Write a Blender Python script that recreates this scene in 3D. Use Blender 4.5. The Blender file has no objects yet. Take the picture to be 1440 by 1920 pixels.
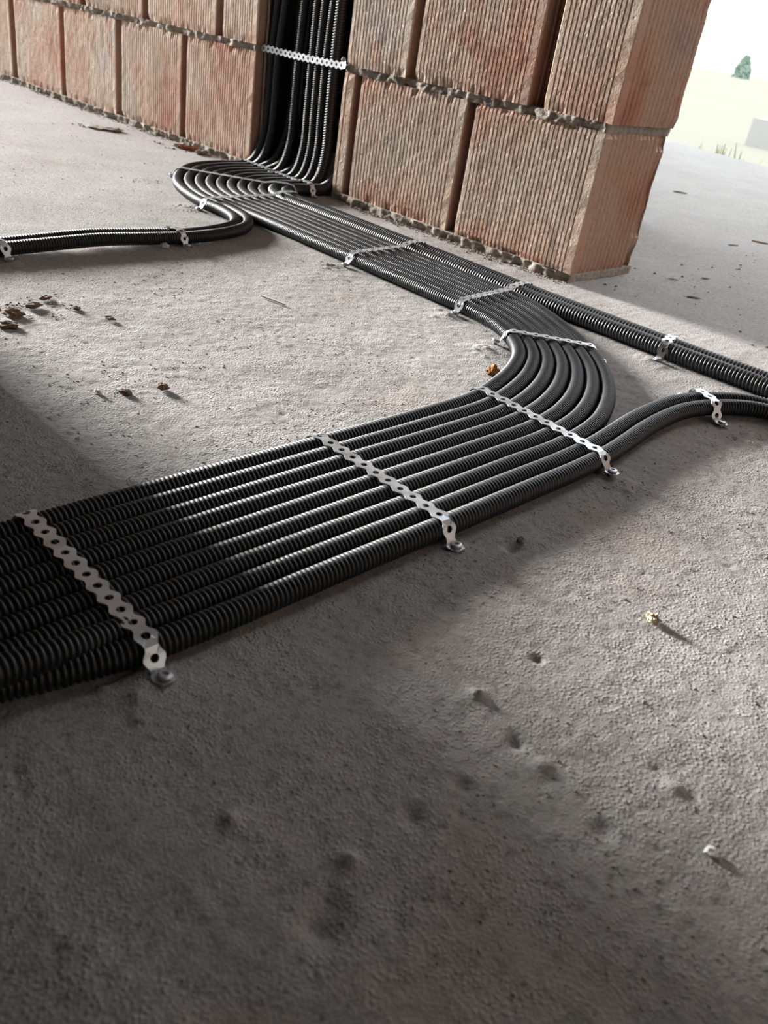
import bpy, math, random
import numpy as np
from mathutils import Vector, noise as mnoise

# ------------------------------------------------------------------ camera, light, exposure
SC = bpy.context.scene
COL = SC.collection
SC.view_settings.view_transform = 'Standard'
SC.view_settings.look = 'None'
SC.view_settings.gamma = 1.0
SC.view_settings.use_curve_mapping = False
SC.view_settings.exposure = 0.0

YAW, PIT, ROL = -0.7075395, -0.5226011, 0.1673291
CAM = Vector((1.3025365, -1.3605211, 0.3678117))
F_PX = 1600.0
d_ = Vector((math.sin(YAW)*math.cos(PIT), math.cos(YAW)*math.cos(PIT), math.sin(PIT)))
r_ = d_.cross(Vector((0, 0, 1))).normalized(); u_ = r_.cross(d_)
r2 = r_*math.cos(ROL) + u_*math.sin(ROL); u2 = -r_*math.sin(ROL) + u_*math.cos(ROL)
cd = bpy.data.cameras.new('camera'); cam = bpy.data.objects.new('camera', cd); COL.objects.link(cam)
from mathutils import Matrix
m = Matrix((r2, u2, -d_)).transposed().to_4x4(); m.translation = CAM
cam.matrix_world = m
cd.sensor_fit = 'VERTICAL'; cd.sensor_height = 7.0; cd.lens = F_PX/1920*7.0
cd.clip_start = 0.01; cd.clip_end = 2000
cd.dof.use_dof = True; cd.dof.focus_distance = 0.95; cd.dof.aperture_fstop = 2.2
SC.camera = cam

W = bpy.data.worlds.new('sky'); SC.world = W; W.use_nodes = True
bg = W.node_tree.nodes['Background']
bg.inputs[0].default_value = (0.90, 0.955, 1.0, 1); bg.inputs[1].default_value = 3.3

sun = bpy.data.lights.new('hazy_sun', 'SUN'); so = bpy.data.objects.new('hazy_sun', sun); COL.objects.link(so)
sun.energy = 18.8; sun.angle = math.radians(13); sun.color = (1.0, 0.98, 0.955)
SUN_EL = math.radians(11.5); SUN_AZ = math.radians(-5.0)     # travels along +x, a little towards the brick wall
so.rotation_euler = Vector((math.cos(SUN_EL)*math.cos(SUN_AZ), -math.cos(SUN_EL)*math.sin(SUN_AZ), -math.sin(SUN_EL))).to_track_quat('-Z', 'Y').to_euler()
so.location = (-4, -.5, 2)

random.seed(7); rng = np.random.default_rng(7)

# ------------------------------------------------------------------ helpers
def tag(o, label=None, cat=None, group=None, kind=None):
    if label: o['label'] = label
    if cat: o['category'] = cat
    if group: o['group'] = group
    if kind: o['kind'] = kind
    return o

def link(name, me, mat=None, parent=None, loc=None):
    o = bpy.data.objects.new(name, me); COL.objects.link(o)
    if mat is not None and me is not None and not me.materials: me.materials.append(mat)
    if parent is not None: o.parent = parent
    if loc is not None: o.location = loc
    return o

def empty(name, loc=(0, 0, 0)):
    o = bpy.data.objects.new(name, None); COL.objects.link(o); o.location = loc; o.empty_display_size = .05
    return o

def mesh_np(name, V, faces4=None, polys=None, smooth=True):
    me = bpy.data.meshes.new(name)
    V = np.asarray(V, dtype=np.float32)
    if polys is None:
        F = np.asarray(faces4, dtype=np.int32); n = len(F)
        me.vertices.add(len(V)); me.vertices.foreach_set('co', V.ravel())
        me.loops.add(n*F.shape[1]); me.loops.foreach_set('vertex_index', F.ravel())
        me.polygons.add(n); me.polygons.foreach_set('loop_start', np.arange(0, n*F.shape[1], F.shape[1], dtype=np.int32))
        me.polygons.foreach_set('use_smooth', np.full(n, smooth, dtype=bool))
        me.update(calc_edges=True); me.validate()
    else:
        me.from_pydata([tuple(v) for v in V], [], polys)
        if smooth: me.polygons.foreach_set('use_smooth', [True]*len(me.polygons))
        me.update()
    return me

# value noise, vectorised
def vnoise(x, y, seed=0):
    xi = np.floor(x).astype(np.int64); yi = np.floor(y).astype(np.int64)
    fx = x-xi; fy = y-yi; fx = fx*fx*(3-2*fx); fy = fy*fy*(3-2*fy)
    def h(a, b):
        n = (a*374761393 + b*668265263 + seed*974634777) & 0xffffffff
        n = ((n ^ (n >> 13))*1274126177) & 0xffffffff
        n = (n ^ (n >> 16)) & 0xffffffff
        return n/4294967295.0*2-1
    return (h(xi, yi)*(1-fx)+h(xi+1, yi)*fx)*(1-fy)+(h(xi, yi+1)*(1-fx)+h(xi+1, yi+1)*fx)*fy

# ------------------------------------------------------------------ materials
def newmat(name):
    mt = bpy.data.materials.new(name); mt.use_nodes = True
    nt = mt.node_tree; b = nt.nodes['Principled BSDF']
    return mt, nt, b

def N(nt, typ, **kw):
    n = nt.nodes.new(typ)
    for k, v in kw.items():
        if k.startswith('i_'): n.inputs[k[2:].replace('_', ' ')].default_value = v
        else: setattr(n, k, v)
    return n

def ramp(nt, fac, stops):
    n = nt.nodes.new('ShaderNodeValToRGB'); e = n.color_ramp.elements
    while len(e) < len(stops): e.new(.5)
    for a, (p, c) in zip(e, stops): a.position = p; a.color = (*c, 1) if len(c) == 3 else c
    nt.links.new(fac, n.inputs[0]); return n.outputs[0]

def mix(nt, fac, a, b, mode='MIX'):
    n = nt.nodes.new('ShaderNodeMix'); n.data_type = 'RGBA'; n.blend_type = mode
    if isinstance(fac, (int, float)): n.inputs[0].default_value = fac
    else: nt.links.new(fac, n.inputs[0])
    for s, i in ((a, 6), (b, 7)):
        if isinstance(s, tuple): n.inputs[i].default_value = (*s, 1) if len(s) == 3 else s
        else: nt.links.new(s, n.inputs[i])
    return n.outputs[2]

def noise(nt, vec, scale, detail=4, rough=.55, lac=2.0):
    n = nt.nodes.new('ShaderNodeTexNoise'); n.inputs['Scale'].default_value = scale
    n.inputs['Detail'].default_value = detail; n.inputs['Roughness'].default_value = rough
    nt.links.new(vec, n.inputs['Vector']); return n.outputs['Fac']

def bump(nt, h, strength, dist, prev=None):
    n = nt.nodes.new('ShaderNodeBump'); n.inputs['Strength'].default_value = strength; n.inputs['Distance'].default_value = dist
    nt.links.new(h, n.inputs['Height'])
    if prev is not None: nt.links.new(prev, n.inputs['Normal'])
    return n.outputs[0]

def mat_concrete(name='rough_concrete', base=(.335, .322, .311), fine=1.0):
    mt, nt, b = newmat(name)
    tc = N(nt, 'ShaderNodeTexCoord').outputs['Object']
    big = noise(nt, tc, 2.2, 5, .6); mid = noise(nt, tc, 17, 5, .6); f = noise(nt, tc, 140, 4, .65); vf = noise(nt, tc, 520, 3, .6)
    dk = tuple(c*.80 for c in base); lt = tuple(min(1, c*1.16) for c in base)
    c = mix(nt, .5, ramp(nt, big, [(.3, dk), (.7, lt)]), ramp(nt, mid, [(.3, (base[0]*.88, base[1]*.86, base[2]*.84)), (.7, (base[0]*1.1, base[1]*1.09, base[2]*1.1))]))
    c = mix(nt, .55, c, ramp(nt, f, [(.32, (.45, .43, .42)), (.5, (1, 1, 1)), (.75, (1.15, 1.15, 1.12))]), 'MULTIPLY')
    # brown dirt stains and small dark specks
    st = ramp(nt, noise(nt, tc, 5.3, 3, .5), [(.58, (0, 0, 0)), (.72, (1, 1, 1))])
    c = mix(nt, st, c, mix(nt, .35, c, (.30, .24, .19)))
    vo = N(nt, 'ShaderNodeTexVoronoi'); vo.inputs['Scale'].default_value = 62; nt.links.new(tc, vo.inputs['Vector'])
    sp = ramp(nt, vo.outputs['Distance'], [(.07, (1, 1, 1)), (.13, (0, 0, 0))])
    c = mix(nt, sp, c, mix(nt, .55, c, (.09, .075, .06)))
    nt.links.new(c, b.inputs['Base Color'])
    b.inputs['Roughness'].default_value = .93; b.inputs['Specular IOR Level'].default_value = .25
    n1 = bump(nt, mid, .2, .004); n2 = bump(nt, f, .3*fine, .0012, n1); n3 = bump(nt, vf, .7*fine, .0010, n2)
    vg = N(nt, 'ShaderNodeTexVoronoi'); vg.inputs['Scale'].default_value = 330; vg.inputs['Randomness'].default_value = 1; nt.links.new(tc, vg.inputs['Vector'])
    gr = N(nt, 'ShaderNodeMath', operation='MULTIPLY'); nt.links.new(ramp(nt, vg.outputs['Distance'], [(.0, (1, 1, 1)), (.5, (0, 0, 0))]), gr.inputs[0]); nt.links.new(ramp(nt, mid, [(.35, (0, 0, 0)), (.6, (1, 1, 1))]), gr.inputs[1])
    n3 = bump(nt, gr.outputs[0], .6*fine, .0012, n3)
    vo2 = N(nt, 'ShaderNodeTexVoronoi'); vo2.inputs['Scale'].default_value = 95; vo2.feature = 'SMOOTH_F1'; nt.links.new(tc, vo2.inputs['Vector'])
    pit = ramp(nt, vo2.outputs['Distance'], [(.06, (0, 0, 0)), (.2, (1, 1, 1))])
    n4 = bump(nt, pit, .35*fine, .0012, n3)
    nt.links.new(n4, b.inputs['Normal']); return mt

def mat_brick():
    mt, nt, b = newmat('fired_clay_block')
    tc = N(nt, 'ShaderNodeTexCoord').outputs['Object']; oi = N(nt, 'ShaderNodeObjectInfo'); tc2 = N(nt, 'ShaderNodeTexCoord').outputs['Normal']
    sc = N(nt, 'ShaderNodeVectorMath', operation='SCALE'); sc.inputs[0].default_value = (31.7, 17.3, 53.1); nt.links.new(oi.outputs['Random'], sc.inputs['Scale'])
    ad = N(nt, 'ShaderNodeVectorMath', operation='ADD'); nt.links.new(tc, ad.inputs[0]); nt.links.new(sc.outputs[0], ad.inputs[1]); v = ad.outputs[0]
    big = noise(nt, v, 5.5, 3, .5); mid = noise(nt, v, 14, 5, .6); fine = noise(nt, v, 160, 4, .65)
    c = ramp(nt, big, [(.27, (.44, .22, .16)), (.37, (.51, .325, .245)), (.50, (.55, .415, .325)), (.66, (.53, .445, .365)), (.78, (.45, .40, .37))])
    c = mix(nt, ramp(nt, mid, [(.55, (0, 0, 0)), (.72, (.75, .75, .75))]), c, (.50, .42, .34))
    c = mix(nt, ramp(nt, noise(nt, v, 9, 2, .5), [(.62, (0, 0, 0)), (.72, (.7, .7, .7))]), c, (.44, .22, .16))
    hs = N(nt, 'ShaderNodeHueSaturation'); mr = N(nt, 'ShaderNodeMapRange'); mr.inputs['To Min'].default_value = 1.02; mr.inputs['To Max'].default_value = 1.2
    nt.links.new(oi.outputs['Random'], mr.inputs[0]); nt.links.new(mr.outputs[0], hs.inputs['Value']); nt.links.new(c, hs.inputs['Color']); c = hs.outputs[0]
    c = mix(nt, .5, c, ramp(nt, fine, [(.3, (.55, .5, .48)), (.5, (1, 1, 1)), (.7, (1.12, 1.1, 1.1))]), 'MULTIPLY')
    # ends redder like bare clay, and darkened as painted shade on the side faces
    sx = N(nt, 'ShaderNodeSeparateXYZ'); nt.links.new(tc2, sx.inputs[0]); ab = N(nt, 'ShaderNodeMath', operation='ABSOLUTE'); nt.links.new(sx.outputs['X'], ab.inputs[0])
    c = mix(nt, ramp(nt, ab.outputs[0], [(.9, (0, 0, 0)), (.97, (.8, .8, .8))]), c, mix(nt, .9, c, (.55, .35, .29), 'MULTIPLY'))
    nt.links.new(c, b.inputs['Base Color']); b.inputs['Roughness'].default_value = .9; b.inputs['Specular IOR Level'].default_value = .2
    n1 = bump(nt, mid, .5, .003); n2 = bump(nt, fine, .7, .0016, n1)
    vo = N(nt, 'ShaderNodeTexVoronoi'); vo.inputs['Scale'].default_value = 75; nt.links.new(v, vo.inputs['Vector'])
    n3 = bump(nt, ramp(nt, vo.outputs['Distance'], [(.08, (0, 0, 0)), (.2, (1, 1, 1))]), .5, .0015, n2)
    nt.links.new(n3, b.inputs['Normal']); return mt

def mat_simple(name, col, rough=.8, metal=0, nscale=40, var=.25, bmp=.3, bd=.001, spec=.4):
    mt, nt, b = newmat(name)
    tc = N(nt, 'ShaderNodeTexCoord').outputs['Object']
    f = noise(nt, tc, nscale, 4, .6)
    lo = tuple(c*(1-var) for c in col); hi = tuple(min(1, c*(1+var)) for c in col)
    nt.links.new(ramp(nt, f, [(.3, lo), (.7, hi)]), b.inputs['Base Color'])
    b.inputs['Roughness'].default_value = rough; b.inputs['Metallic'].default_value = metal; b.inputs['Specular IOR Level'].default_value = spec
    if bmp: nt.links.new(bump(nt, noise(nt, tc, nscale*2.5, 4, .6), bmp, bd), b.inputs['Normal'])
    return mt

def mat_conduit():
    mt, nt, b = newmat('black_corrugated_plastic')
    tc = N(nt, 'ShaderNodeTexCoord').outputs['Object']
    geo = N(nt, 'ShaderNodeNewGeometry'); sx = N(nt, 'ShaderNodeSeparateXYZ'); nt.links.new(geo.outputs['Normal'], sx.inputs[0])
    up = ramp(nt, sx.outputs['Z'], [(.2, (0, 0, 0)), (1.0, (1, 1, 1))])      # settled dust lies on top
    du = noise(nt, tc, 7, 4, .65); du2 = ramp(nt, du, [(.4, (.1, .1, .1)), (.7, (.75, .75, .75))])
    f = mix(nt, 1.0, up, du2, 'MULTIPLY')
    c = mix(nt, f, (.013, .015, .018), (.058, .061, .066))
    nt.links.new(c, b.inputs['Base Color'])
    rr = ramp(nt, f, [(0, (.42, .42, .42)), (1, (.7, .7, .7))]); nt.links.new(rr, b.inputs['Roughness'])
    b.inputs['Specular IOR Level'].default_value = .45
    return mt

def mat_metal():
    mt, nt, b = newmat('galvanised_steel')
    tc = N(nt, 'ShaderNodeTexCoord').outputs['Object']
    n = noise(nt, tc, 60, 3, .5)
    nt.links.new(ramp(nt, n, [(.3, (.50, .52, .55)), (.7, (.66, .68, .70))]), b.inputs['Base Color'])
    b.inputs['Metallic'].default_value = .75
    nt.links.new(ramp(nt, n, [(.3, (.34, .34, .34)), (.7, (.5, .5, .5))]), b.inputs['Roughness'])
    return mt

M_FLOOR = mat_concrete()
M_BRICK = mat_brick()
M_CORE = mat_simple('red_clay_inside', (.30, .11, .06), .95, nscale=30)
M_MORT = mat_simple('rough_mortar', (.29, .255, .215), .95, nscale=90, var=.35, bmp=.9, bd=.002, spec=.2)
M_COND = mat_conduit()
M_STEEL = mat_metal()
M_WALL = mat_simple('bare_plaster', (.25, .225, .205), .95, nscale=6)
M_CEIL = mat_simple('bare_ceiling_concrete', (.15, .148, .145), .95, nscale=5)
M_DARK = mat_simple('shade_black_shaft_lining', (.03, .028, .026), .95, nscale=8)  # near-black colour stands in for the deep shade inside the chase
M_GREY = mat_simple('grey_nylon_plug', (.22, .23, .24), .6, nscale=60)
M_DIRT = mat_simple('dry_brown_dirt', (.16, .105, .07), .95, nscale=150, var=.4, bmp=.8, bd=.001)
M_RUST = mat_simple('rusty_brown_foam', (.30, .14, .05), .95, nscale=200, var=.5, bmp=.9, bd=.001)
M_WHITE = mat_simple('white_grit', (.66, .64, .60), .85, nscale=80, var=.12)
M_BEIGE = mat_simple('beige_grit', (.48, .38, .27), .9, nscale=80, var=.2)
M_WOOD = mat_simple('pale_wood_sliver', (.60, .55, .48), .8, nscale=80, var=.15)
M_LEAF = mat_simple('pale_green_leaves', (.16, .20, .10), .9, nscale=3, var=.3, bmp=0, spec=0)
M_TREE = mat_simple('hazy_blue_green_leaves', (.26, .34, .285), .9, nscale=.6, var=.2, bmp=0, spec=0)
M_FIELD = mat_simple('pale_straw_field', (.238, .234, .196), 1, nscale=.03, var=.05, bmp=0, spec=0)

# ------------------------------------------------------------------ floor (real relief: lumps, pits, ridges)
def axis(lo, hi, a, b, st, g=1.04, mx=.07):
    c = list(np.arange(a, b, st)); s = st; x = a; L = []
    while x > lo: s = min(s*g, mx); x -= s; L.append(max(x, lo))
    s = st; x = c[-1]; R = []
    while x < hi: s = min(s*g, mx); x += s; R.append(min(x, hi))
    return np.array(L[::-1]+c+R)
X0, X1, Y0, Y1 = -4.7, 2.05, -2.7, 3.2
gx = axis(X0, X1, .30, 1.42, .0030); gy = axis(Y0, Y1, -1.33, -.42, .0030)
GX, GY = np.meshgrid(gx, gy, indexing='ij')
def relief(x, y):
    h = .0012*vnoise(x*7, y*7, 1) + .0007*vnoise(x*23+3, y*23, 2) + .0003*vnoise(x*70, y*70+9, 3)
    h += .00042*vnoise(x*150, y*150, 4)*(.6+.4*vnoise(x*9, y*9, 5)) + .0003*vnoise(x*300, y*300, 6)
    # trowel ridges running with the slab
    h += .0004*vnoise(x*4+y*2, (y*1-x*.1)*60, 8)
    return h - .0010
GZ = relief(GX, GY)
def dimple(cx, cy, rad, dz, el=1.0, ang=0):
    i0, i1 = np.searchsorted(gx, [cx-rad*2.2, cx+rad*2.2]); j0, j1 = np.searchsorted(gy, [cy-rad*2.2, cy+rad*2.2])
    if i1-i0 < 2 or j1-j0 < 2: return
    a = GX[i0:i1, j0:j1]-cx; b = GY[i0:i1, j0:j1]-cy
    u = a*math.cos(ang)+b*math.sin(ang); v = (-a*math.sin(ang)+b*math.cos(ang))*el
    GZ[i0:i1, j0:j1] += dz*np.exp(-(u*u+v*v)/(rad*rad)*1.4)
for k in range(700):
    cx = random.uniform(.2, 1.42); cy = random.uniform(-1.33, -.2)
    if .75 < cx < .96 and cy < -.55: continue
    t = random.random()
    if t < .55: dimple(cx, cy, random.uniform(.0022, .0042), random.uniform(.0005, .0014), random.uniform(.8, 1.5), random.random()*3)
    else: dimple(cx, cy, random.uniform(.002, .0038), -random.uniform(.0006, .0020), random.uniform(.8, 1.6), random.random()*3)
for (cx, cy, r, dz) in [(.986, -.82, .008, -.005), (1.085, -.984, .005, .005), (1.128, -.997, .006, -.004), (1.087, -.919, .004, -.005), (1.07, -1.168, .005, .004),
                        (1.126, -1.136, .006, .005), (1.137, -1.158, .009, -.004), (1.144, -1.171, .010, -.005), (1.127, -1.09, .007, -.004),
                        (1.15, -1.00, .007, .003), (1.20, -1.01, .008, -.003), (1.13, -1.05, .006, -.003), (1.21, -.95, .006, .003)]:
    dimple(cx, cy, r, dz)
# drifted mortar heaps beside the anchors
HEAPS = [(.960, -1.150, .030, .006), (.955, -.868, .022, .004), (.975, -.625, .022, .004), (.528, -.388, .024, .004), (.650, -.445, .030, .005), (.985, -.362, .020, .004),
         (.784, -.236, .026, .005), (.268, -.385, .020, .003), (.80, -.318, .020, .003), (-.36, -.36, .03, .003), (.125, -.566, .02, .003), (.13, -.855, .02, .003), (-.12, -.41, .02, .002)]
for (cx, cy, r, dz) in HEAPS:
    dimple(cx, cy, r, dz*.6)
    for q in range(14):
        a = random.uniform(0, 6.28); rr = random.uniform(0, r*1.3)
        dimple(cx+math.cos(a)*rr, cy+math.sin(a)*rr, random.uniform(.003, .006), random.uniform(-.002, .003))
# keep the slab from poking through conduits: flatten under the runs
under = ((GX > .765) & (GX < .947) & (GY < -.55)) | ((GY < -.155) & (GY > -.37) & (GX > -.3) & (GX < .6)) | ((GY < -.15) & (GY > -.222) & (GX > .5)) | ((GX > .06) & (GX < .112) & (GY < -.5))
GZ[under] = np.minimum(GZ[under], -.0003)
# slab edge towards the field runs slightly askew
t = np.clip((GY-1.2)/2.0, 0, 1)
GY2 = GY + t*(-.41*(np.clip(GX, -2.5, 1.5)+.46)-.10)
nx, ny = GX.shape
idx = np.arange(nx*ny).reshape(nx, ny)
F = np.stack([idx[:-1, :-1], idx[1:, :-1], idx[1:, 1:], idx[:-1, 1:]], -1).reshape(-1, 4)
me = mesh_np('floor', np.stack([GX, GY2, GZ], -1).reshape(-1, 3), F)
tag(link('floor', me, M_FLOOR), kind='structure')

# ------------------------------------------------------------------ room shell
def boxes(name, bl, mat, parent=None, kind='structure'):
    V = []; P = []
    for (a, b, c, d, e, f) in bl:
        o = len(V)
        V += [(a, c, e), (b, c, e), (b, d, e), (a, d, e), (a, c, f), (b, c, f), (b, d, f), (a, d, f)]
        P += [[o+q for q in s] for s in ((0, 3, 2, 1), (4, 5, 6, 7), (0, 1, 5, 4), (1, 2, 6, 5), (2, 3, 7, 6), (3, 0, 4, 7))]
    ob = link(name, mesh_np(name, np.array(V), polys=P, smooth=False), mat, parent)
    if kind: ob['kind'] = kind
    return ob
T = .2152; ZC = 2.62
CL, CR, WE = -.474, -.171, .481          # chase left / right, wall end
boxes('ceiling', [(X0-.2, X1+.2, Y0-.2, .60, ZC, ZC+.2)], M_CEIL)
boxes('wall_left', [(-.02, .445, -1.27, -1.038, -.01, ZC), (-.02, .18, Y0, -1.27, -.01, ZC)], M_WALL)  # partition; second box is an unseen wall added to block light behind it
boxes('trim_lintel_blocker', [(WE-.001, .94, .0, T, 1.98, ZC)], M_CEIL)  # unseen header over the right gap, added to cut skylight
boxes('wall_front', [(X0, X1+.2, Y0-.2, Y0, -.3, ZC)], M_WALL)
boxes('wall_right', [(X1, X1+.2, Y0, 3.2, -.3, ZC)], M_WALL)
boxes('wall_far', [(X0-.2, X0, Y0, 0.0, 2.25, ZC), (X0-.2, X0, -.08, 3.2, -.3, ZC)], M_WALL)  # second box: unseen wall, added to keep sun off the terrace
boxes('wall_shaft', [(CL-.3, CL-.2, T+.001, .75, 0, ZC), (CR+.2, CR+.3, T+.001, .75, 0, ZC), (CL-.3, CR+.3, .75, .80, 0, ZC), (CL-.006, CL+.0015, .034, T+.01, .0, ZC), (CR-.0015, CR+.006, .034, T+.01, .0, ZC)], M_DARK)  # last two boxes: plates added to blacken the chase sides
boxes('wall_shaft', [(CL-.31, CL-.301, T+.001, .81, 0, ZC), (CR+.301, CR+.31, T+.001, .81, 0, ZC), (CL-.31, CR+.31, .801, .81, 0, ZC)], M_WALL)
boxes('trim_slab_edge', [(-4, 3, 3.4, 4.1, -.34, -.30)], M_WALL)

# ------------------------------------------------------------------ brick wall
H = .238; Z0 = .0135; PITCHZ = .2515
def outline_extrude(name, pts, nrm, zs, disp, smooth=False):
    """pts, nrm: closed outline and outward directions; disp(i, z) -> (outward offset, dz)"""
    n = len(pts); V = []
    for j, z in enumerate(zs):
        for i in range(n):
            d, dz = disp(i, j, pts[i], z)
            V.append((pts[i][0]+nrm[i][0]*d, pts[i][1]+nrm[i][1]*d, z+dz))
    P = []
    for j in range(len(zs)-1):
        for i in range(n):
            k = (i+1) % n
            P.append([j*n+i, j*n+k, (j+1)*n+k, (j+1)*n+i])
    P.append(list(range(n))[::-1]); P.append([(len(zs)-1)*n+i for i in range(n)])
    return mesh_np(name, np.array(V), polys=P, smooth=smooth)

def brick_mesh(L, seed, levels=14, rough_back=0, endribs=True, fp=.0093):
    pts = []; nr = []
    def add(x, y, a, b): pts.append((x, y)); nr.append((a, b))
    def ribs(length, m0, m1, pitch, depth, fr):
        n = max(1, int(round((length-m0-m1)/pitch))); p = (length-m0-m1)/n; o = []
        for k in range(n):
            s = m0+k*p
            o += [(s, 0), (s+p*fr*.35, depth), (s+p*fr*.75, depth), (s+p*fr, 0)]
        return o
    ch = .0025
    add(ch, 0, 0, -1)
    for (s, d) in ribs(L, .011, .013, fp, .0021, .36): add(s, d*1.35, 0, -1)
    add(L-ch, 0, 0, -1); add(L, ch, 1, 0)
    if endribs:
        for (s, d) in ribs(T, .024, .008, .0143, .0034, .5): add(L-d, s, 1, 0)
    add(L, T-ch, 1, 0); add(L-ch, T, 0, 1)
    for q in range(1, 8): add(L-(L/8)*q, T, 0, 1)
    add(ch, T, 0, 1); add(0, T-ch, -1, 0)
    if endribs:
        for (s, d) in ribs(T, .024, .008, .0143, .0034, .5)[::-1]: add(d, s, -1, 0)
    add(0, ch, -1, 0)
    R = random.Random(seed); off = Vector((R.random()*50, R.random()*50, R.random()*50))
    zs = [0, .003]+[H*(k+1)/(levels) for k in range(levels-1)]+[H-.003, H]
    zs = sorted(set(round(z, 5) for z in zs))
    def disp(i, j, p, z):
        v = Vector((p[0], p[1], z))
        d = mnoise.noise(v*55+off)*.0007 + mnoise.noise(v*12+off)*.0009
        edge = min(p[0], L-p[0])
        c = mnoise.noise(v*38+off*1.7); ey = min(p[1], T-p[1]); edge = max(edge, ey)
        if edge < .004 and c > .05: d -= (c-.05)*.0015
        if (z < .004 or z > H-.004): d -= .0015+max(0, mnoise.noise(v*60+off*2.1))*.006
        if rough_back and p[1] > T-.03 and p[0] > L-.03:
            k = mnoise.noise(Vector((0, 0, z))*22+off)
            d -= rough_back*max(0, k*.5+.28+.3*mnoise.noise(Vector((0, 0, z))*70))
        return d, 0
    return outline_extrude('brick', pts, nr, zs, disp)

LB = .286
VAR = [brick_mesh(LB, s) for s in (1, 2, 3, 4, 5)]
M_END1 = brick_mesh(LB, 21, levels=26, rough_back=.018); M_END2 = brick_mesh(.142, 22, levels=14, rough_back=.004)
M_PART = brick_mesh(.035, 31, endribs=False); M_HALF = brick_mesh(.173, 32); M_HALF2 = brick_mesh(.133, 33)
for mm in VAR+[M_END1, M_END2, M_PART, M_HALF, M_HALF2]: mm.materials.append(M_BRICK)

wall = boxes('wall_back', [(X0, CL-.006, .045, T-.03, .001, ZC), (CR+.006, WE-.02, .045, T-.03, .001, ZC), (.955, X1, .045, T-.03, .001, ZC)], M_CORE)  # third box: unseen right jamb, added to narrow the sky opening
def put(me, x, row, L, Lnat, dy=0.0, tilt=0.0):
    o = link('brick', me, None, wall, (x, dy, Z0+row*PITCHZ))
    o.scale = (L/Lnat, 1, (ZC-.004-Z0-row*PITCHZ)/H if row == 10 else 1)
    return o
row_even = [(-1.711, -1.417), (-1.387, -1.097), (-1.064, -.774), (-.751, CL)]
x = -1.745
while x-LB > X0: row_even.append((x-LB, x)); x -= LB+.03
if x-X0 > .05: row_even.append((X0, x))
row_odd = [(-.607, CL), (-.931, -.633), (-1.258, -.960), (-1.575, -1.285)]
x = -1.605
while x-LB > X0: row_odd.append((x-LB, x)); x -= LB+.03
if x-X0 > .05: row_odd.append((X0, x))
ri = 0
for row in range(10):
    lst = row_even if row % 2 == 0 else row_odd
    for (a, b) in lst:
        ri += 1
        if b-a < .2: put(M_HALF2, a, row, b-a, .133, random.uniform(-.001, .001))
        else: put(VAR[(ri*3+row) % 5], a, row, b-a, LB, random.uniform(-.0012, .0012))
    if row % 2 == 0:
        put(VAR[(row+3) % 5], .94, row, .33, LB); put(M_HALF2, 1.295, row, .12, .133); put(VAR[(row+2) % 5], 1.435, row, LB, LB); put(VAR[(row+1) % 5], 1.752, row, LB, LB)  # first four: unseen jamb bricks, added as a skylight blocker
        put(M_PART, CR, row, .035, .035); put(VAR[(row+1) % 5], -.117, row, .291, LB); put(M_END1, .196, row, .285, LB)
    else:
        put(VAR[(row+3) % 5], .94, row, .30, LB); put(VAR[row % 5], 1.268, row, .27, LB); put(VAR[(row+2) % 5], 1.56, row, LB, LB); put(M_HALF, 1.865, row, .18, .173)  # first four again belong to the added jamb
        put(M_HALF, -.168, row, .173, .173, .001); put(VAR[(row+3) % 5], .030, row, .280, LB, -.001); put(M_END2, .343, row, .146, .142, -.001)

def mortar_bed(x0, x1, z0, z1, seed, out=.002, amp=.006, step=.006, name='mortar_bed', back=T):
    pts = []; nr = []
    n = max(3, int((x1-x0)/step)); me_ = max(4, int(back/step))
    for k in range(n+1): pts.append((x0+(x1-x0)*k/n, 0)); nr.append((0, -1))
    for k in range(1, me_): pts.append((x1, back*k/me_)); nr.append((1, 0))
    nb = max(3, n//6)
    for k in range(nb+1): pts.append((x1-(x1-x0)*k/nb, back)); nr.append((0, 1))
    for k in range(1, me_): pts.append((x0, back*(1-k/me_))); nr.append((-1, 0))
    off = Vector((seed*3.1, seed*7.7, seed*1.3)); zs = np.linspace(z0, z1, 5)
    def disp(i, j, p, z):
        v = Vector((p[0], p[1], z))
        d = out + amp*(mnoise.noise(v*28+off)*1.1+.7*mnoise.noise(v*75+off)+.5*mnoise.noise(v*160+off))
        if nr[i][0] > 0: d = d*.25
        dz = mnoise.noise(v*90+off*2)*.0015*(0 if j in (0, 4) else 1)
        return d, dz
    o = link(name, outline_extrude(name, pts, nr, zs, disp, smooth=True), M_MORT, wall)
    return o
for (a, b, s) in ((-2.3, CL-.004, 3), (CR+.002, WE-.002, 5)):
    mortar_bed(a, b, -.004, Z0+.0008, s, .0035, .008, .005)
    mortar_bed(a, b, Z0+H-.0008, Z0+PITCHZ+.0008, s+1, -.003, .009, .005)
for (a, b, s) in ((X0, -2.3, 13), (.942, X1, 14)):
    mortar_bed(a, b, -.004, Z0+.0008, s, .002, .006, .03); mortar_bed(a, b, Z0+H-.0008, Z0+PITCHZ+.0008, s, -.002, .006, .03)
for row in range(1, 9):
    for (a, b, s) in ((X0, CL-.004, row+40), (CR+.002, WE-.002, row+60), (.942, X1, row+80)):
        mortar_bed(a, b, Z0+H+row*PITCHZ-.0008, Z0+(row+1)*PITCHZ+.0008, s, -.003, .006, .02)

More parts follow.
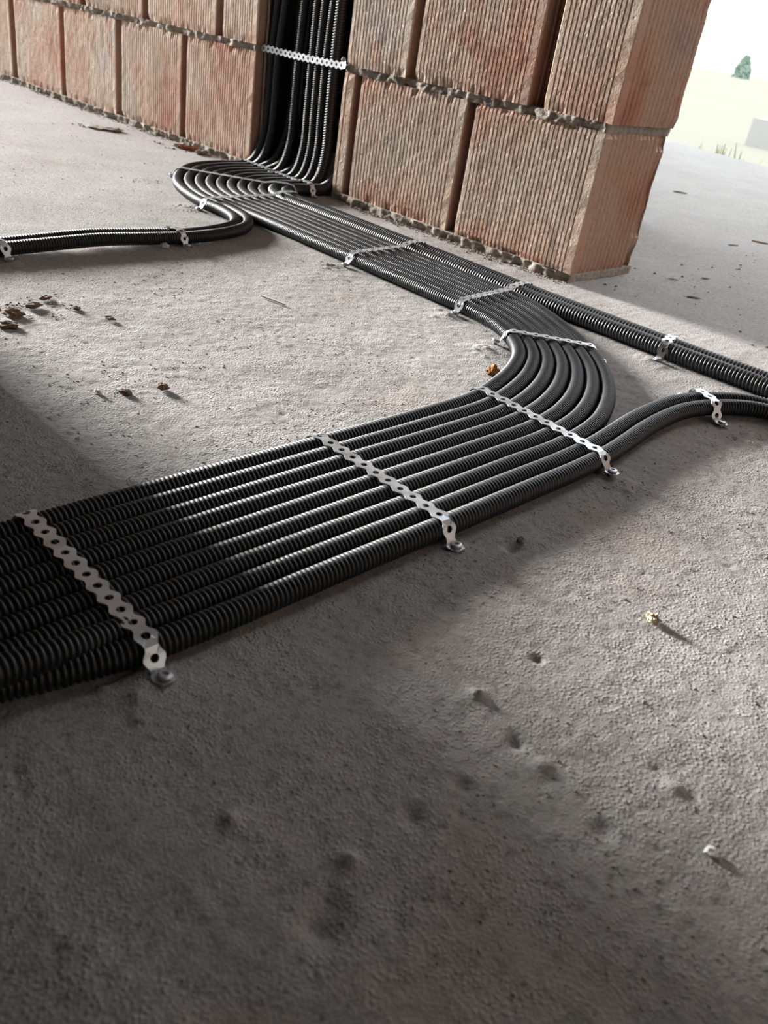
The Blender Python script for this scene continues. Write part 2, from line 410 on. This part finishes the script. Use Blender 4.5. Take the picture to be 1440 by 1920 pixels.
# ------------------------------------------------------------------ conduits
R = .0100
def catmull(P, per=14):
    P = [np.array(p, float) for p in P]; P = [2*P[0]-P[1]]+P+[2*P[-1]-P[-2]]; out = []
    for i in range(1, len(P)-2):
        p0, p1, p2, p3 = P[i-1:i+3]
        t0 = 0; t1 = t0+np.linalg.norm(p1-p0)**.5; t2 = t1+np.linalg.norm(p2-p1)**.5; t3 = t2+np.linalg.norm(p3-p2)**.5
        n = per
        for k in range(n):
            t = t1+(t2-t1)*k/n
            A1 = (t1-t)/(t1-t0)*p0+(t-t0)/(t1-t0)*p1; A2 = (t2-t)/(t2-t1)*p1+(t-t1)/(t2-t1)*p2; A3 = (t3-t)/(t3-t2)*p2+(t-t2)/(t3-t2)*p3
            B1 = (t2-t)/(t2-t0)*A1+(t-t0)/(t2-t0)*A2; B2 = (t3-t)/(t3-t1)*A2+(t-t1)/(t3-t1)*A3
            out.append((t2-t)/(t2-t1)*B1+(t-t1)/(t2-t1)*B2)
    out.append(P[-2]); return np.array(out)
SEG = 14
RIB = .0042
def conduit_mesh(P, coarse=lambda c: False, R=R, RIB=RIB):
    C = catmull(P); d = np.linalg.norm(np.diff(C, axis=0), axis=1); s = np.concatenate([[0], np.cumsum(d)])
    L = s[-1]; ss = []; rr = []; q = 0.0
    while q < L:
        c = [np.interp(q, s, C[:, k]) for k in range(3)]
        if coarse(c):
            ss.append(q); rr.append(R-.0005); q += .04
        else:
            for f, r in ((0, R*.81), (.24, R*.81), (.42, R), (.80, R)): ss.append(q+f*RIB); rr.append(r)
            q += RIB
    ss = np.array(ss); rr = np.array(rr)
    X = np.stack([np.interp(ss, s, C[:, k]) for k in range(3)], -1)
    # smooth tangents from the dense curve
    Tn = np.gradient(C, axis=0); Tn /= np.linalg.norm(Tn, axis=1)[:, None]
    TT = np.stack([np.interp(ss, s, Tn[:, k]) for k in range(3)], -1); TT /= np.linalg.norm(TT, axis=1)[:, None]
    N_ = np.zeros_like(X); v = np.array([0, 0, 1.0]) if abs(TT[0][2]) < .9 else np.array([1.0, 0, 0])
    for i in range(len(X)):
        v = v-TT[i]*(v@TT[i]); v /= np.linalg.norm(v); N_[i] = v
    B_ = np.cross(TT, N_)
    a = np.arange(SEG)*2*math.pi/SEG
    V = X[:, None, :]+rr[:, None, None]*(np.cos(a)[None, :, None]*N_[:, None, :]+np.sin(a)[None, :, None]*B_[:, None, :])
    n = len(X); id_ = np.arange(n*SEG).reshape(n, SEG); nx_ = np.roll(id_, -1, axis=1)
    Fq = np.stack([id_[:-1], nx_[:-1], nx_[1:], id_[1:]], -1).reshape(-1, 4)
    return mesh_np('conduit', V.reshape(-1, 3), Fq)

ZR = R+.0002
def lerp(a, b, t): return tuple(a[i]+(b[i]-a[i])*t for i in range(len(a)))
SECT = [((-.457, -.035), (-.186, -.030)), ((-.453, -.105), (-.189, -.062)), ((-.428, -.190), (-.189, -.088)), ((-.366, -.262), (-.180, -.113)),
        ((-.262, -.335), (-.160, -.138)), ((-.13, -.374), (-.127, -.156))]
RX = [-.447, -.424, -.400, -.374, -.352, -.328, -.306, -.2845, -.262, -.236, -.206]
RY = [.028, .028, .060, .066, .028, .060, .028, .029, .030, .032, .060]
RTOP = [.012, .016, .0, .010, .006, -.004, .002, .004, .008, .002, .004]
PIT_ = .0208
OFF = [PIT_*q for q in range(9)]+[PIT_*8+.0235, PIT_*8+.0235+.0258]      # two outer ones are a size thicker
def ys(k, x):      # rows along the straight beside the brick wall, k = 1 (camera side) .. 11 (wall side)
    cw = np.interp(x, [-.13, .28, .53, .80, .95], [-.156, -.170, -.178, -.176, -.172]); return cw-(OFF[10]-OFF[k-1])
LBL = {
 1: 'black corrugated conduit, outermost of the loop, then rear one of the left pair',
 2: 'black corrugated conduit, second from outside in the loop, then front of the left pair',
 3: 'black corrugated conduit on the inside edge of the lower bend',
 4: 'black corrugated conduit, second from the inside edge of the lower bend',
 5: 'black corrugated conduit, third from the inside edge of the lower bend',
 6: 'black corrugated conduit, middle one of the seven in the lower bend',
 7: 'black corrugated conduit, third from the outside edge of the lower bend',
 8: 'black corrugated conduit, second from the outside edge of the lower bend',
 9: 'black corrugated conduit on the outside edge of the lower bend',
 10: 'thicker black corrugated conduit, front one of the pair running straight right past the pillar',
 11: 'thicker black corrugated conduit nearest the brick wall, rear one running straight right',
}
BEND3 = [(.47, -.3515), (.565, -.357), (.640, -.388), (.698, -.438), (.735, -.500), (.759, -.565), (.774, -.625)]
BEND9 = [(.47, -.2265), (.560, -.233), (.655, -.276), (.745, -.335), (.822, -.415), (.868, -.495), (.893, -.565), (.900, -.625)]
def resamp(P, n=8):
    C = catmull([(*p, 0) for p in P]); d = np.linalg.norm(np.diff(C, axis=0), axis=1); s = np.concatenate([[0], np.cumsum(d)])
    return [(np.interp(s[-1]*k/(n-1), s, C[:, 0]), np.interp(s[-1]*k/(n-1), s, C[:, 1])) for k in range(n)]
B3, B9 = resamp(BEND3), resamp(BEND9)
XN = lambda k: .778+(k-3)*.0205         # near run columns, k = 3..9 then 10, 11 for the joining pair
for k in range(1, 12):
    t = OFF[k-1]/OFF[10]; big = k >= 10; rk = .0125 if big else R; ZR = rk+.0002; xr = RX[k-1]; yr = RY[k-1]
    x0, y0 = lerp(SECT[0][0], SECT[0][1], t)
    P = [(xr+RTOP[k-1]*1.5, yr+.0, ZC-.01), (xr+RTOP[k-1]*1.5, yr, .75), (xr+RTOP[k-1], yr, .40), (xr, yr, .26), (xr-(xr-x0)*.12, yr-.001, .155), (xr-(xr-x0)*.42, yr-.006-.25*(yr-.036), .080),
         (xr-(xr-x0)*.8, yr*.45-.006, .030), (x0, -.012, .0135)]
    for a, b in SECT: P.append((*lerp(a, b, t), ZR))
    if k <= 2:
        if k == 1: Q = [(-.055, -.374), (.000, -.388), (.042, -.420), (.066, -.470), (.077, -.540), (.072, -.620), (.0665, -.70), (.074, -.80), (.080, -.90), (.08, -1.0), (.08, -1.02)]
        else: Q = [(-.055, -.352), (.008, -.366), (.058, -.405), (.0855, -.460), (.0985, -.540), (.097, -.620), (.092, -.70), (.098, -.80), (.102, -.90), (.102, -1.0), (.102, -1.02)]
        lift = [0, 0, 0, 0, 0, .0015, .003, .002, 0, 0, 0]
        P += [(*q, ZR+l) for q, l in zip(Q, lift)]
    else:
        P += [(xx, ys(k, xx)+.0006*math.sin(k*3.1+xx*17), ZR) for xx in (.02, .15, .28, .40)]
        if k >= 10: P += [(xx, ys(k, xx), ZR) for xx in (.53, .65, .78, .95, 1.2, 1.6, 2.0)]
        else:
            tt = (k-3)/6
            P += [(*lerp(B3[j], B9[j], tt), ZR) for j in range(8)]
            xn = XN(k); wob = .0008*math.sin(k*2.3)
            P += [(xn, -.72, ZR), (xn+wob, -.86, ZR), (xn-wob, -1.0, ZR)]
            P += [(xn, -1.13, ZR), (xn, -1.25, ZR), (xn, -1.45, ZR), (xn, -1.9, ZR), (xn, -2.65, ZR)]
    o = link('conduit', conduit_mesh(P, lambda c: c[2] > .62 or c[0] > 1.85 or c[1] < -1.5, rk, .0054 if big else RIB), M_COND)
    tag(o, LBL[k], 'conduit', 'black corrugated conduits leaving the wall chase')
ZR = R+.0002
P10 = [(.9180, -.60), (.9115, -.55), (.904, -.50), (.899, -.44), (.901, -.385), (.915, -.335), (.95, -.279)]
P11 = [(.9385, -.60), (.932, -.55), (.9245, -.50), (.9195, -.44), (.9215, -.395), (.9345, -.347), (.9660, -.296)]
for nm, Q, k in (('rear', P10, 10), ('front', P11, 11)):
    xn = XN(k); e = -.245 if k == 10 else -.266
    P = [(2.0, e, ZR), (1.7, e, ZR), (1.3, e, ZR), (1.10, e, ZR), (1.02, e-.003, ZR)]+[(*q, ZR+.001*(i < 3)) for i, q in enumerate(Q[::-1])]
    P += [(xn, -.66, ZR), (xn, -.75, ZR), (xn, -.86, ZR), (xn-.001, -1.0, ZR), (xn-.001, -1.09, ZR)]
    if k == 10: P += [(xn+.000, -1.14, ZR+.003), (xn+.004, -1.20, ZR+.012), (xn+.004, -1.26, ZR+.016), (xn-.006, -1.40, ZR+.008), (xn, -1.9, ZR), (xn, -2.65, ZR)]
    else: P += [(xn-.003, -1.14, ZR), (xn-.012, -1.19, ZR), (xn-.022, -1.24, ZR-.0), (xn-.0, -1.42, ZR), (xn, -1.9, ZR), (xn, -2.65, ZR)]
    o = link('conduit', conduit_mesh(P, lambda c: c[0] > 1.85 or c[1] < -1.5), M_COND)
    tag(o, 'black corrugated conduit, %s one of the pair curving in from the right' % nm, 'conduit', 'black corrugated conduits joining from the right')

# ------------------------------------------------------------------ perforated steel straps with screws
SP, WW_, WN, HR = .0155, .0078, .0047, .0030       # hole pitch, half widths, hole radius
def band_mesh(path, side):
    """path: Nx3 polyline of the band's middle, side: unit lateral direction"""
    P = np.array(path); d = np.linalg.norm(np.diff(P, axis=0), axis=1); s = np.concatenate([[0], np.cumsum(d)]); L = s[-1]
    n = max(2, int(round(L/SP))); sp = L/n
    V = []; Fq = []
    def hw(u): return WN+(WW_-WN)*(.5+.5*math.cos(2*math.pi*(u/sp-.5)))
    th = .0009
    ac = math.atan2(WN, sp/2)
    AN = [-ac+2*ac*q/3 for q in range(3)]+[ac+(math.pi-2*ac)*q/8 for q in range(8)]+[math.pi-ac+2*ac*q/3 for q in range(3)]+[math.pi+ac+(math.pi-2*ac)*q/8 for q in range(8)]
    K = len(AN)
    tv = []
    for c in range(n):
        cen = (c+.5)*sp
        base = len(tv)
        for a in AN: tv.append((cen+HR*math.cos(a), HR*math.sin(a)))      # hole
        for a in AN:                                                       # wavy border
            ca, sa = math.cos(a), math.sin(a); lo, hi = 0, .02
            for _ in range(22):
                mid = (lo+hi)/2; u = mid*ca; w = mid*sa
                if abs(u) <= sp/2 and abs(w) <= hw(u+sp/2): lo = mid
                else: hi = mid
            tv.append((cen+lo*ca, lo*sa))
        for k in range(K):
            k2 = (k+1) % K
            Fq.append([base+k, base+K+k, base+K+k2, base+k2])
    # corners between ring cells: fill the two small triangles each side of a cell border by snapping neighbours
    tv = np.array(tv)
    def to3(u, w, off):
        u = np.clip(u, 0, L)
        X = np.stack([np.interp(u, s, P[:, k]) for k in range(3)], -1)
        e = .0012
        A = np.stack([np.interp(np.clip(u+e, 0, L), s, P[:, k]) for k in range(3)], -1); B = np.stack([np.interp(np.clip(u-e, 0, L), s, P[:, k]) for k in range(3)], -1)
        tg = A-B; tg /= np.linalg.norm(tg, axis=1)[:, None]
        nn = np.cross(tg, side); nn /= np.linalg.norm(nn, axis=1)[:, None]
        return X+w[:, None]*np.array(side)[None]+nn*off
    top = to3(tv[:, 0], tv[:, 1], 0); bot = to3(tv[:, 0], tv[:, 1], th)
    nv = len(tv); polys = [f for f in Fq]+[[q+nv for q in f[::-1]] for f in Fq]
    for c in range(n):
        b = c*2*K
        for k in range(K):
            k2 = (k+1) % K
            polys.append([b+k, b+k2, b+k2+nv, b+k+nv]); 
            if not (abs(abs(tv[b+K+k][0]-(c+.5)*sp)-sp/2) < 1e-5 and abs(abs(tv[b+K+k2][0]-(c+.5)*sp)-sp/2) < 1e-5):
                polys.append([b+K+k2, b+K+k, b+K+k+nv, b+K+k2+nv])
    V = np.concatenate([top, bot])
    return mesh_np('band', V, polys=polys, smooth=False)

def lathe(name, prof, seg=16, mat=None):
    V = []; P = []
    for (r, z) in prof:
        for k in range(seg): a = 2*math.pi*k/seg; V.append((r*math.cos(a), r*math.sin(a), z))
    for j in range(len(prof)-1):
        for k in range(seg): k2 = (k+1) % seg; P.append([j*seg+k, j*seg+k2, (j+1)*seg+k2, (j+1)*seg+k])
    P.append(list(range(seg))[::-1]); P.append([(len(prof)-1)*seg+k for k in range(seg)])
    me = mesh_np(name, np.array(V), polys=P, smooth=False)
    if mat: me.materials.append(mat)
    return me
ME_SCREW = lathe('screw', [(.0022, -.006), (.0022, .0002), (.0048, .0006), (.0050, .0014), (.0044, .0022), (.0030, .0026), (.0022, .0026), (.0020, .0012)], 16, M_STEEL)
ME_PLUG = lathe('wall_plug', [(.0030, -.006), (.0030, .0005), (.0046, .0008), (.0046, .0016)], 14, M_GREY)

def strap(label, pA, pB, z_top, Rf=.0112, Rb=None, tabA=.013, tabB=.013, zA=.0015, zB=.0015, raised=0, screws=(1, 1), sag=0):
    """pA, pB: plan positions of first and last conduit centres under the strap"""
    a = np.array([*pA]); b = np.array([*pB]); dr = (b-a)/np.linalg.norm(b-a); side = (-dr[1], dr[0], 0)
    pts = []
    zc = z_top-Rf; Rb = Rb or Rf; zb_ = z_top if Rb == Rf else .0262; zcb = zb_-Rb
    fa = a-dr*(Rf+.003); fb = b+dr*(Rb+.003)
    pts.append((*(fa-dr*tabA), zA)); pts.append((*(fa-dr*.0015), zA+.0003))
    for ang in (170, 150, 130, 110, 90):
        r = math.radians(ang); pts.append((*(a+dr*Rf*math.cos(r)), zc+Rf*math.sin(r)))
    n = max(2, int(np.linalg.norm(b-a)/.01))
    for k in range(1, n):
        q = a+(b-a)*k/n; e_ = min(1, max(0, (.055-np.linalg.norm(b-q))/.026)); pts.append((*q, z_top+(zb_-z_top)*e_*e_*(3-2*e_)-sag*math.sin(math.pi*k/n)+.0003*math.sin(k*2.1)))
    for ang in (90, 70, 50, 30, 10):
        r = math.radians(ang); pts.append((*(b+dr*Rb*math.cos(r)), zcb+Rb*math.sin(r)))
    pts.append((*(fb+dr*.0015), zB+.0003)); pts.append((*(fb+dr*tabB), zB))
    root = empty('steel_strap', (float(a[0]), float(a[1]), 0)); tag(root, label, 'strap', 'perforated steel straps over the conduits')
    P = np.array(pts)-np.array([a[0], a[1], 0])
    link('band', band_mesh(P, side), M_STEEL, root)
    for f, s, z in ((fa-dr*(tabA-.006), screws[0], zA), (fb+dr*(tabB-.006), screws[1], zB)):
        if s:
            link('wall_plug', ME_PLUG, None, root, (f[0]-a[0], f[1]-a[1], z-.0003))
            o = link('screw', ME_SCREW, None, root, (f[0]-a[0], f[1]-a[1], z+.0014)); o.rotation_euler = (random.uniform(-.1, .1), random.uniform(-.1, .1), 1)
    return root
ZT = 2*R+.0012
def sec(i, k, f=0):
    a = lerp(SECT[i][0], SECT[i][1], OFF[k-1]/OFF[10]); 
    if f: b = lerp(SECT[i+1][0], SECT[i+1][1], OFF[k-1]/OFF[10]); a = lerp(a, b, f)
    return a
strap('short steel strap over conduits where they leave the left half of the chase', sec(0, 1, -.1), sec(0, 5, .05), ZT)
strap('steel strap over conduits at the foot of the chase beside the right brick', sec(0, 6, .1), (-.188, -.050), ZT, Rb=.0137)
strap('thin-looking steel strap across the crown of the loop, seen almost edge on', sec(3, 1), sec(3, 11), ZT, Rb=.0137)
strap('steel strap crossing just after the loop, before the pair turns off left', (-.105, -.373), (-.118, -.156), ZT, Rb=.0137)
strap('steel strap across the straight run, in front of the second brick of the pillar', (.275, ys(3, .28)), (.262, ys(11, .26)), ZT, Rb=.0137)
strap('steel strap where the straight run starts to bend, nearest the pillar foot', (.527, -.3530), (.512, ys(11, .52)), ZT, Rb=.0137)
strap('steel strap across the seven conduits in the middle of the lower bend', lerp(B3[3], B3[4], .0), lerp(B9[3], B9[4], .25), ZT, zA=.003)
strap('steel strap after the lower bend, where the right pair joins the near run', (.773, -.610), (XN(11)-.002, -.622), ZT, zB=.0065)
strap('steel strap across the middle of the near run with nine conduits', (XN(3), -.858), (XN(11), -.866), ZT, zB=.003)
strap('steel strap nearest the camera, crossing the dark end of the near run', (XN(3), -1.137), (XN(11)-.002, -1.140), ZT+.001, zB=.0045, tabB=.016)
strap('short steel strap over the pair going left, close to its turn', (.072, -.568), (.097, -.566), ZT+.001, tabA=.011)
strap('short steel strap over the pair going left, cut by the left edge of the frame', (.078, -.858), (.101, -.856), ZT)
strap('short steel strap over the thicker pair running right past the pillar', (.786, ys(10, .78)), (.780, ys(11, .78)), .0262, Rf=.0137, zB=.002)
strap('short steel strap over the joining pair at the right edge', (.907, -.340), (.933, -.352), ZT+.0012, tabB=.018, tabA=.018, zB=.002)

# strap in the chase, flat band across the rising conduits
root = empty('steel_strap', (CL, .012, .262)); tag(root, 'steel strap stretched level across the rising conduits in the wall chase', 'strap', 'perforated steel straps over the conduits')
pp = [(.002, .004, -.002)]+[((CR-CL)*k/12, .0045, -.0005-.002*math.sin(math.pi*k/12)) for k in range(1, 12)]+[(CR-CL+.006, -.0145, .004)]
link('band', band_mesh(pp, (0, 0, 1)), M_STEEL, root)
o = link('screw', ME_SCREW, None, root, (CR-CL+.004, -.020, .012)); o.rotation_euler = (math.radians(80), 0, .4)

# ------------------------------------------------------------------ loose bits on the floor
def lump(name, rad, seed, sq=(1, 1, .7), sub=2, rough=.35, mat=None):
    import bmesh
    bm = bmesh.new(); bmesh.ops.create_icosphere(bm, subdivisions=sub, radius=1); off = Vector((seed*1.7, seed*2.9, seed*.7))
    for v in bm.verts:
        v.co *= (1+rough*(mnoise.noise(v.co*1.6+off)+.5*mnoise.noise(v.co*4+off)))
        v.co = Vector((v.co.x*sq[0], v.co.y*sq[1], max(v.co.z, -.5)*sq[2]))*rad
    me = bpy.data.meshes.new(name); bm.to_mesh(me); bm.free()
    if mat: me.materials.append(mat)
    return me
def put_lump(name, x, y, rad, seed, mat, label, cat, group=None, sq=(1, 1, .7), rot=0, rough=.35):
    o = link(name, lump(name, rad, seed, sq, 3 if rad > .004 else 2, rough, mat), None, None, (x, y, .45*rad*sq[2])); o.rotation_euler.z = rot
    tag(o, label, cat, group); return o
put_lump('foam_crumb', .716, -.512, .0085, 3, M_RUST, 'rusty brown crumb lying beside the inside of the lower bend', 'debris', sq=(1, .8, .9), rough=.6)
put_lump('pebble', 1.247, -.976, .0038, 8, M_WHITE, 'small bright white pebble alone on the lower right floor', 'pebble')
put_lump('mortar_crumb', 1.114, -.807, .0055, 9, M_BEIGE, 'beige crumb casting a long shadow on the right floor', 'debris', sq=(1, .8, .8), rough=.6)
put_lump('pebble', .565, -.966, .0035, 10, M_WHITE, 'pale chip with shadow near the dark floor corner at left', 'pebble', sq=(1.3, .8, .8))
put_lump('dirt_clod', .582, -.902, .0058, 11, M_DIRT, 'dark clod alone on the floor above the near run', 'dirt clod', sq=(1.2, 1, .7))
put_lump('dirt_clod', .577, -.942, .0048, 12, M_DIRT, 'dark clod between the pale chip and the lone larger clod', 'dirt clod', sq=(1.5, .9, .6), rot=.4)
put_lump('mortar_crumb', .985, -.805, .004, 13, M_MORT, 'grey crumb beside the near run right of the pit in the floor', 'debris')
for i, (x, y, r, lb) in enumerate([(.324, -.943, .013, 'broadest dark dirt clod of the scatter at the left edge'), (.359, -.964, .010, 'dark dirt clod lowest in the scatter at the left edge'),
        (.306, -.909, .009, 'dark dirt clod just above the broadest one in the left scatter'), (.282, -.882, .007, 'small dark dirt clod at the top of the left scatter'),
        (.329, -.866, .006, 'small dark dirt clod at the right end of the left scatter'), (.376, -.846, .006, 'small round dirt clod standing apart right of the left scatter')]):
    put_lump('dirt_clod', x, y, r*.85, 20+i, M_DIRT, lb, 'dirt clod', 'dirt clods scattered at the left edge', sq=(1.3, .9, .42), rot=i*.7, rough=.6)
for i, (x, y, r, lb) in enumerate([(-.715, -.04, .018, 'largest flat grey mortar chip at the foot of the left wall beside the chase'), (-.684, -.030, .015, 'reddish brick chip lying at the foot of the left wall near the chase'),
        (-.632, -.028, .014, 'grey chip against the left wall, nearest to the conduit loop')]):
    put_lump('rubble_chip', x, y, r, 50+i, M_CORE if i == 1 else M_MORT, lb, 'rubble', 'rubble chips by the left wall', sq=(1.5, .8, .4), rot=i, rough=.6)
for i, (x, y, r, lb) in enumerate([(-.955, -.14, .02, 'left flat mortar flake in the patch on the floor far left'), (-.925, -.115, .02, 'right flat mortar flake in the patch on the floor far left')]):
    put_lump('mortar_flake', x, y, r, 60+i, M_MORT, lb, 'rubble', sq=(1.6, 1, .18), rot=i, rough=.6)
for i, (x, y, r, lb) in enumerate([(.632, .193, .012, 'long dark pit mark on the pale floor between the pillar and right run'), (.414, .828, .013, 'dark pit mark on the pale floor at the right edge, left of a longer one'),
        (.421, .974, .018, 'long dark pit mark farthest right on the pale floor beyond the pillar'), (-.09, 1.493, .02, 'dark pit mark on the bright floor just right of the pillar edge'),
        (.564, .377, .009, 'dark pit mark on the pale floor right of the pillar foot'), (.542, .28, .009, 'broad dark pit mark nearest the right side of the pillar foot')]):
    put_lump('pit_mark', x, y, r, 80+i, M_DIRT, lb, 'debris', 'pit marks beyond the pillar', sq=(1.2, .35, .12), rot=.8+.3*math.sin(i*2), rough=.3)  # flat dark lumps standing in for pits in the floor
# sliver of wood
a, b = (.364, -.605), (.406, -.598)
sl = link('wood_sliver', outline_extrude('wood_sliver', [(0, -.0012), (.043, -.0008), (.044, .0008), (0, .0014)], [(0, -1), (0, -1), (0, 1), (0, 1)], [0, .0022], lambda i, j, p, z: (0, 0)), M_WOOD, None, (a[0], a[1], .0)); sl.rotation_euler.z = .18
tag(sl, 'thin pale wood sliver lying alone on the open floor left of the straight run', 'sliver')
put_lump('mortar_lump', .058, -.612, .007, 90, M_WHITE, 'whitish lump tucked under the pair going left', 'debris', sq=(1.6, 1, .7)) .location = (.104, -.600, .002)

# fine crumbs: uncountable, one object
def crumbs(name, spots, mat):
    base = [(math.cos(a)*c, math.sin(a)*c, z) for (c, z) in ((1, -.2), ) for a in np.arange(5)*2*math.pi/5]+[(0, 0, .75), (0, 0, -.6)]
    tri = [(i, (i+1) % 5, 5) for i in range(5)]+[((i+1) % 5, i, 6) for i in range(5)]
    V = []; P = []
    for (x, y, z, r) in spots:
        a = random.random()*6.28; e = random.uniform(.55, 1.6); o = len(V)
        for (p, q, w) in base:
            p, q = p*e, q/e; j = random.uniform(.7, 1.25)
            V.append((x+r*j*(p*math.cos(a)-q*math.sin(a)), y+r*j*(p*math.sin(a)+q*math.cos(a)), z+r*w*.8))
        P += [[o+k for k in t_] for t_ in tri]
    return link(name, mesh_np(name, np.array(V), polys=P, smooth=False), mat)
def blocked(x, y):
    return (.76 < x < .95 and y < -.56) or (-.37 < y < -.15 and -.3 < x < .56) or (y > -.01 and x < WE+.02) or (-.23 < y < -.14 and x > .5) or (y < -1.03 and x < .45) or (.06 < x < .115 and y < -.45) or (.5 < x < .91 and -.6 < y < -.2)
def hz(x, y): return float(relief(np.array([x]), np.array([y]))[0])
sp = []; sp2 = []
while len(sp) < 3600:
    x = random.uniform(.15, 1.42); y = random.uniform(-1.33, -.05)
    if blocked(x, y) or vnoise(np.array([x*11]), np.array([y*11]), 77)[0]+random.uniform(-.6, .4) < -.1: continue
    sp.append((x, y, hz(x, y)+.0002, random.choice([.0005, .0006, .0008, .0010, .0014])))
while len(sp2) < 900:
    x = random.uniform(-2.2, .9); y = random.uniform(-1.0, 1.4)
    if blocked(x, y) or (y > -.02 and x < WE): continue
    d = math.hypot(x-1.3, y+1.36)
    sp2.append((x, y, hz(x, y)+.0003, random.choice([.0005, .0007, .001])*(.6+.45*d)))
for (cx, cy, r, dz) in HEAPS:
    for q in range(60):
        a = random.random()*6.28; rr = r*random.random()**.7*1.4; x = cx+rr*math.cos(a); y = cy+rr*math.sin(a)
        if not blocked(x, y): sp.append((x, y, hz(x, y)+dz*.5*max(0, 1-rr/r), random.uniform(.0008, .0028)))
for (x, y, r) in [(.302, -.887, .004), (.315, -.869, .005), (.340, -.900, .005), (.29, -.93, .006), (.275, -.905, .005), (.345, -.93, .004), (.30, -.955, .006), (.265, -.86, .004),
                  (-.759, -.068, .011), (-.66, -.055, .009), (-.70, -.075, .010), (-.735, -.05, .008), (-.995, -.163, .010), (-.90, -.11, .009), (-.96, -.17, .009), (.55, .564, .005), (.581, .066, .003), (.578, .479, .003)]:
    for q in range(4): sp2.append((x+random.gauss(0, r*.8), y+random.gauss(0, r*.8), .0, r*random.uniform(.2, .5)))
for q in range(170):  # flat dark bits standing in for small pits beyond the pillar
    x = random.uniform(.45, 1.0); y = random.uniform(.02, 1.3)
    if x < WE+.03 and y < T+.05: continue
    sp2.append((x, y, -.0004, random.uniform(.0012, .0038)))
tag(crumbs('fine_grit', sp, M_MORT), 'fine grey grit and mortar crumbs sprinkled over the concrete', 'grit', kind='stuff')
tag(crumbs('dark_grit', sp2, M_DIRT), 'dark specks of dirt and small pit marks over the far floor', 'grit', kind='stuff')
sp3 = []
for q in range(900):
    x = random.choice([random.uniform(-2.2, CL), random.uniform(CR, WE)]); y = -abs(random.gauss(0, .012))-.006
    sp3.append((x, y, .0, random.uniform(.001, .0035)))
tag(crumbs('mortar_crumbs', sp3, M_MORT), 'crumbled mortar along the foot of the brick wall', 'rubble', kind='stuff')

# ------------------------------------------------------------------ outside
me = mesh_np('ground', np.array([(-900, 3.2, -.35), (900, 3.2, -.35), (900, 900, -.35), (-900, 900, -.35)]), [[0, 1, 2, 3]])
g = link('grass_field', me, M_FIELD); tag(g, 'pale sun-bleached field stretching to the horizon outside', 'field', kind='structure'); g.name = 'ground'
def foliage(n, rx, rz, leaf, seed, trunk=0):
    rr = random.Random(seed); V = []; P = []
    for q in range(n):
        z = rr.random(); rad = rx*(1-z**2.4*.8)*(rr.random()**.4); a = rr.random()*6.28
        c = Vector((rad*math.cos(a), rad*math.sin(a), trunk+z*rz)); u = Vector((rr.uniform(-1, 1), rr.uniform(-1, 1), rr.uniform(-1, 1))).normalized(); w = u.orthogonal().normalized()
        o = len(V); s = leaf*rr.uniform(.6, 1.3)
        V += [tuple(c-u*s), tuple(c+w*s*.5), tuple(c+u*s), tuple(c-w*s*.5)]; P.append([o, o+1, o+2, o+3])
    return mesh_np('foliage', np.array(V), polys=P, smooth=False)
D = 150; tr = empty('tree', (1.30-.4593*(D+1.36), D, -.35))
tag(tr, 'single round hazy green tree on the horizon right of the pillar', 'tree')
link('foliage', foliage(1600, 1.35, 3.3, .3, 3, .0), M_TREE, tr)
link('trunk', lathe('trunk', [(.25, -.1), (.2, .6), (.12, 1.6)], 8), M_DIRT, tr)
def blades(n, spread, h, seed):
    rr = random.Random(seed); V = []; P = []
    for q in range(n):
        x, y = rr.gauss(0, spread), rr.gauss(0, spread*.6); a = rr.random()*6.28; hh = h*rr.uniform(.4, 1); b = rr.uniform(.0, .4)*hh; w = .012
        o = len(V); ca, sa = math.cos(a), math.sin(a)
        for (t_, ww) in ((0, w), (.5, w*.8), (1, w*.1)):
            cx, cy, cz = x+ca*b*t_*t_, y+sa*b*t_*t_, hh*t_
            V += [(cx-sa*ww, cy+ca*ww, cz), (cx+sa*ww, cy-ca*ww, cz)]
        P += [[o, o+1, o+3, o+2], [o+2, o+3, o+5, o+4]]
    return mesh_np('blades', np.array(V), polys=P, smooth=False)
for i, (x, y, sp_, h, n, lb) in enumerate([(-1.18, 3.72, .05, .34, 60, 'small clump of pale green weeds at the slab edge, left one beside the pillar'),
                                           (-1.02, 3.75, .06, .45, 80, 'taller clump of pale green weeds at the slab edge, right of the smaller clump'),
                                           (-.62, 3.62, .16, .10, 200, 'low strip of green grass along the slab edge at the right')]):
    o = link('weed_clump', blades(n, sp_, h*.85, i), M_LEAF, None, (x, y, -.35)); tag(o, lb, 'weeds', kind='stuff' if n > 100 else None)
    o.location.z = -.352
wl = boxes('garden_wall', [(-3.38, .6, 9.5, 9.9, -.4, -.05)], mat_simple('pale_render', (.32, .32, .305), .9, nscale=1.0, var=.04, bmp=0, spec=0), kind=None)
tag(wl, 'low pale kerb-like wall in the field at the right edge', 'wall')
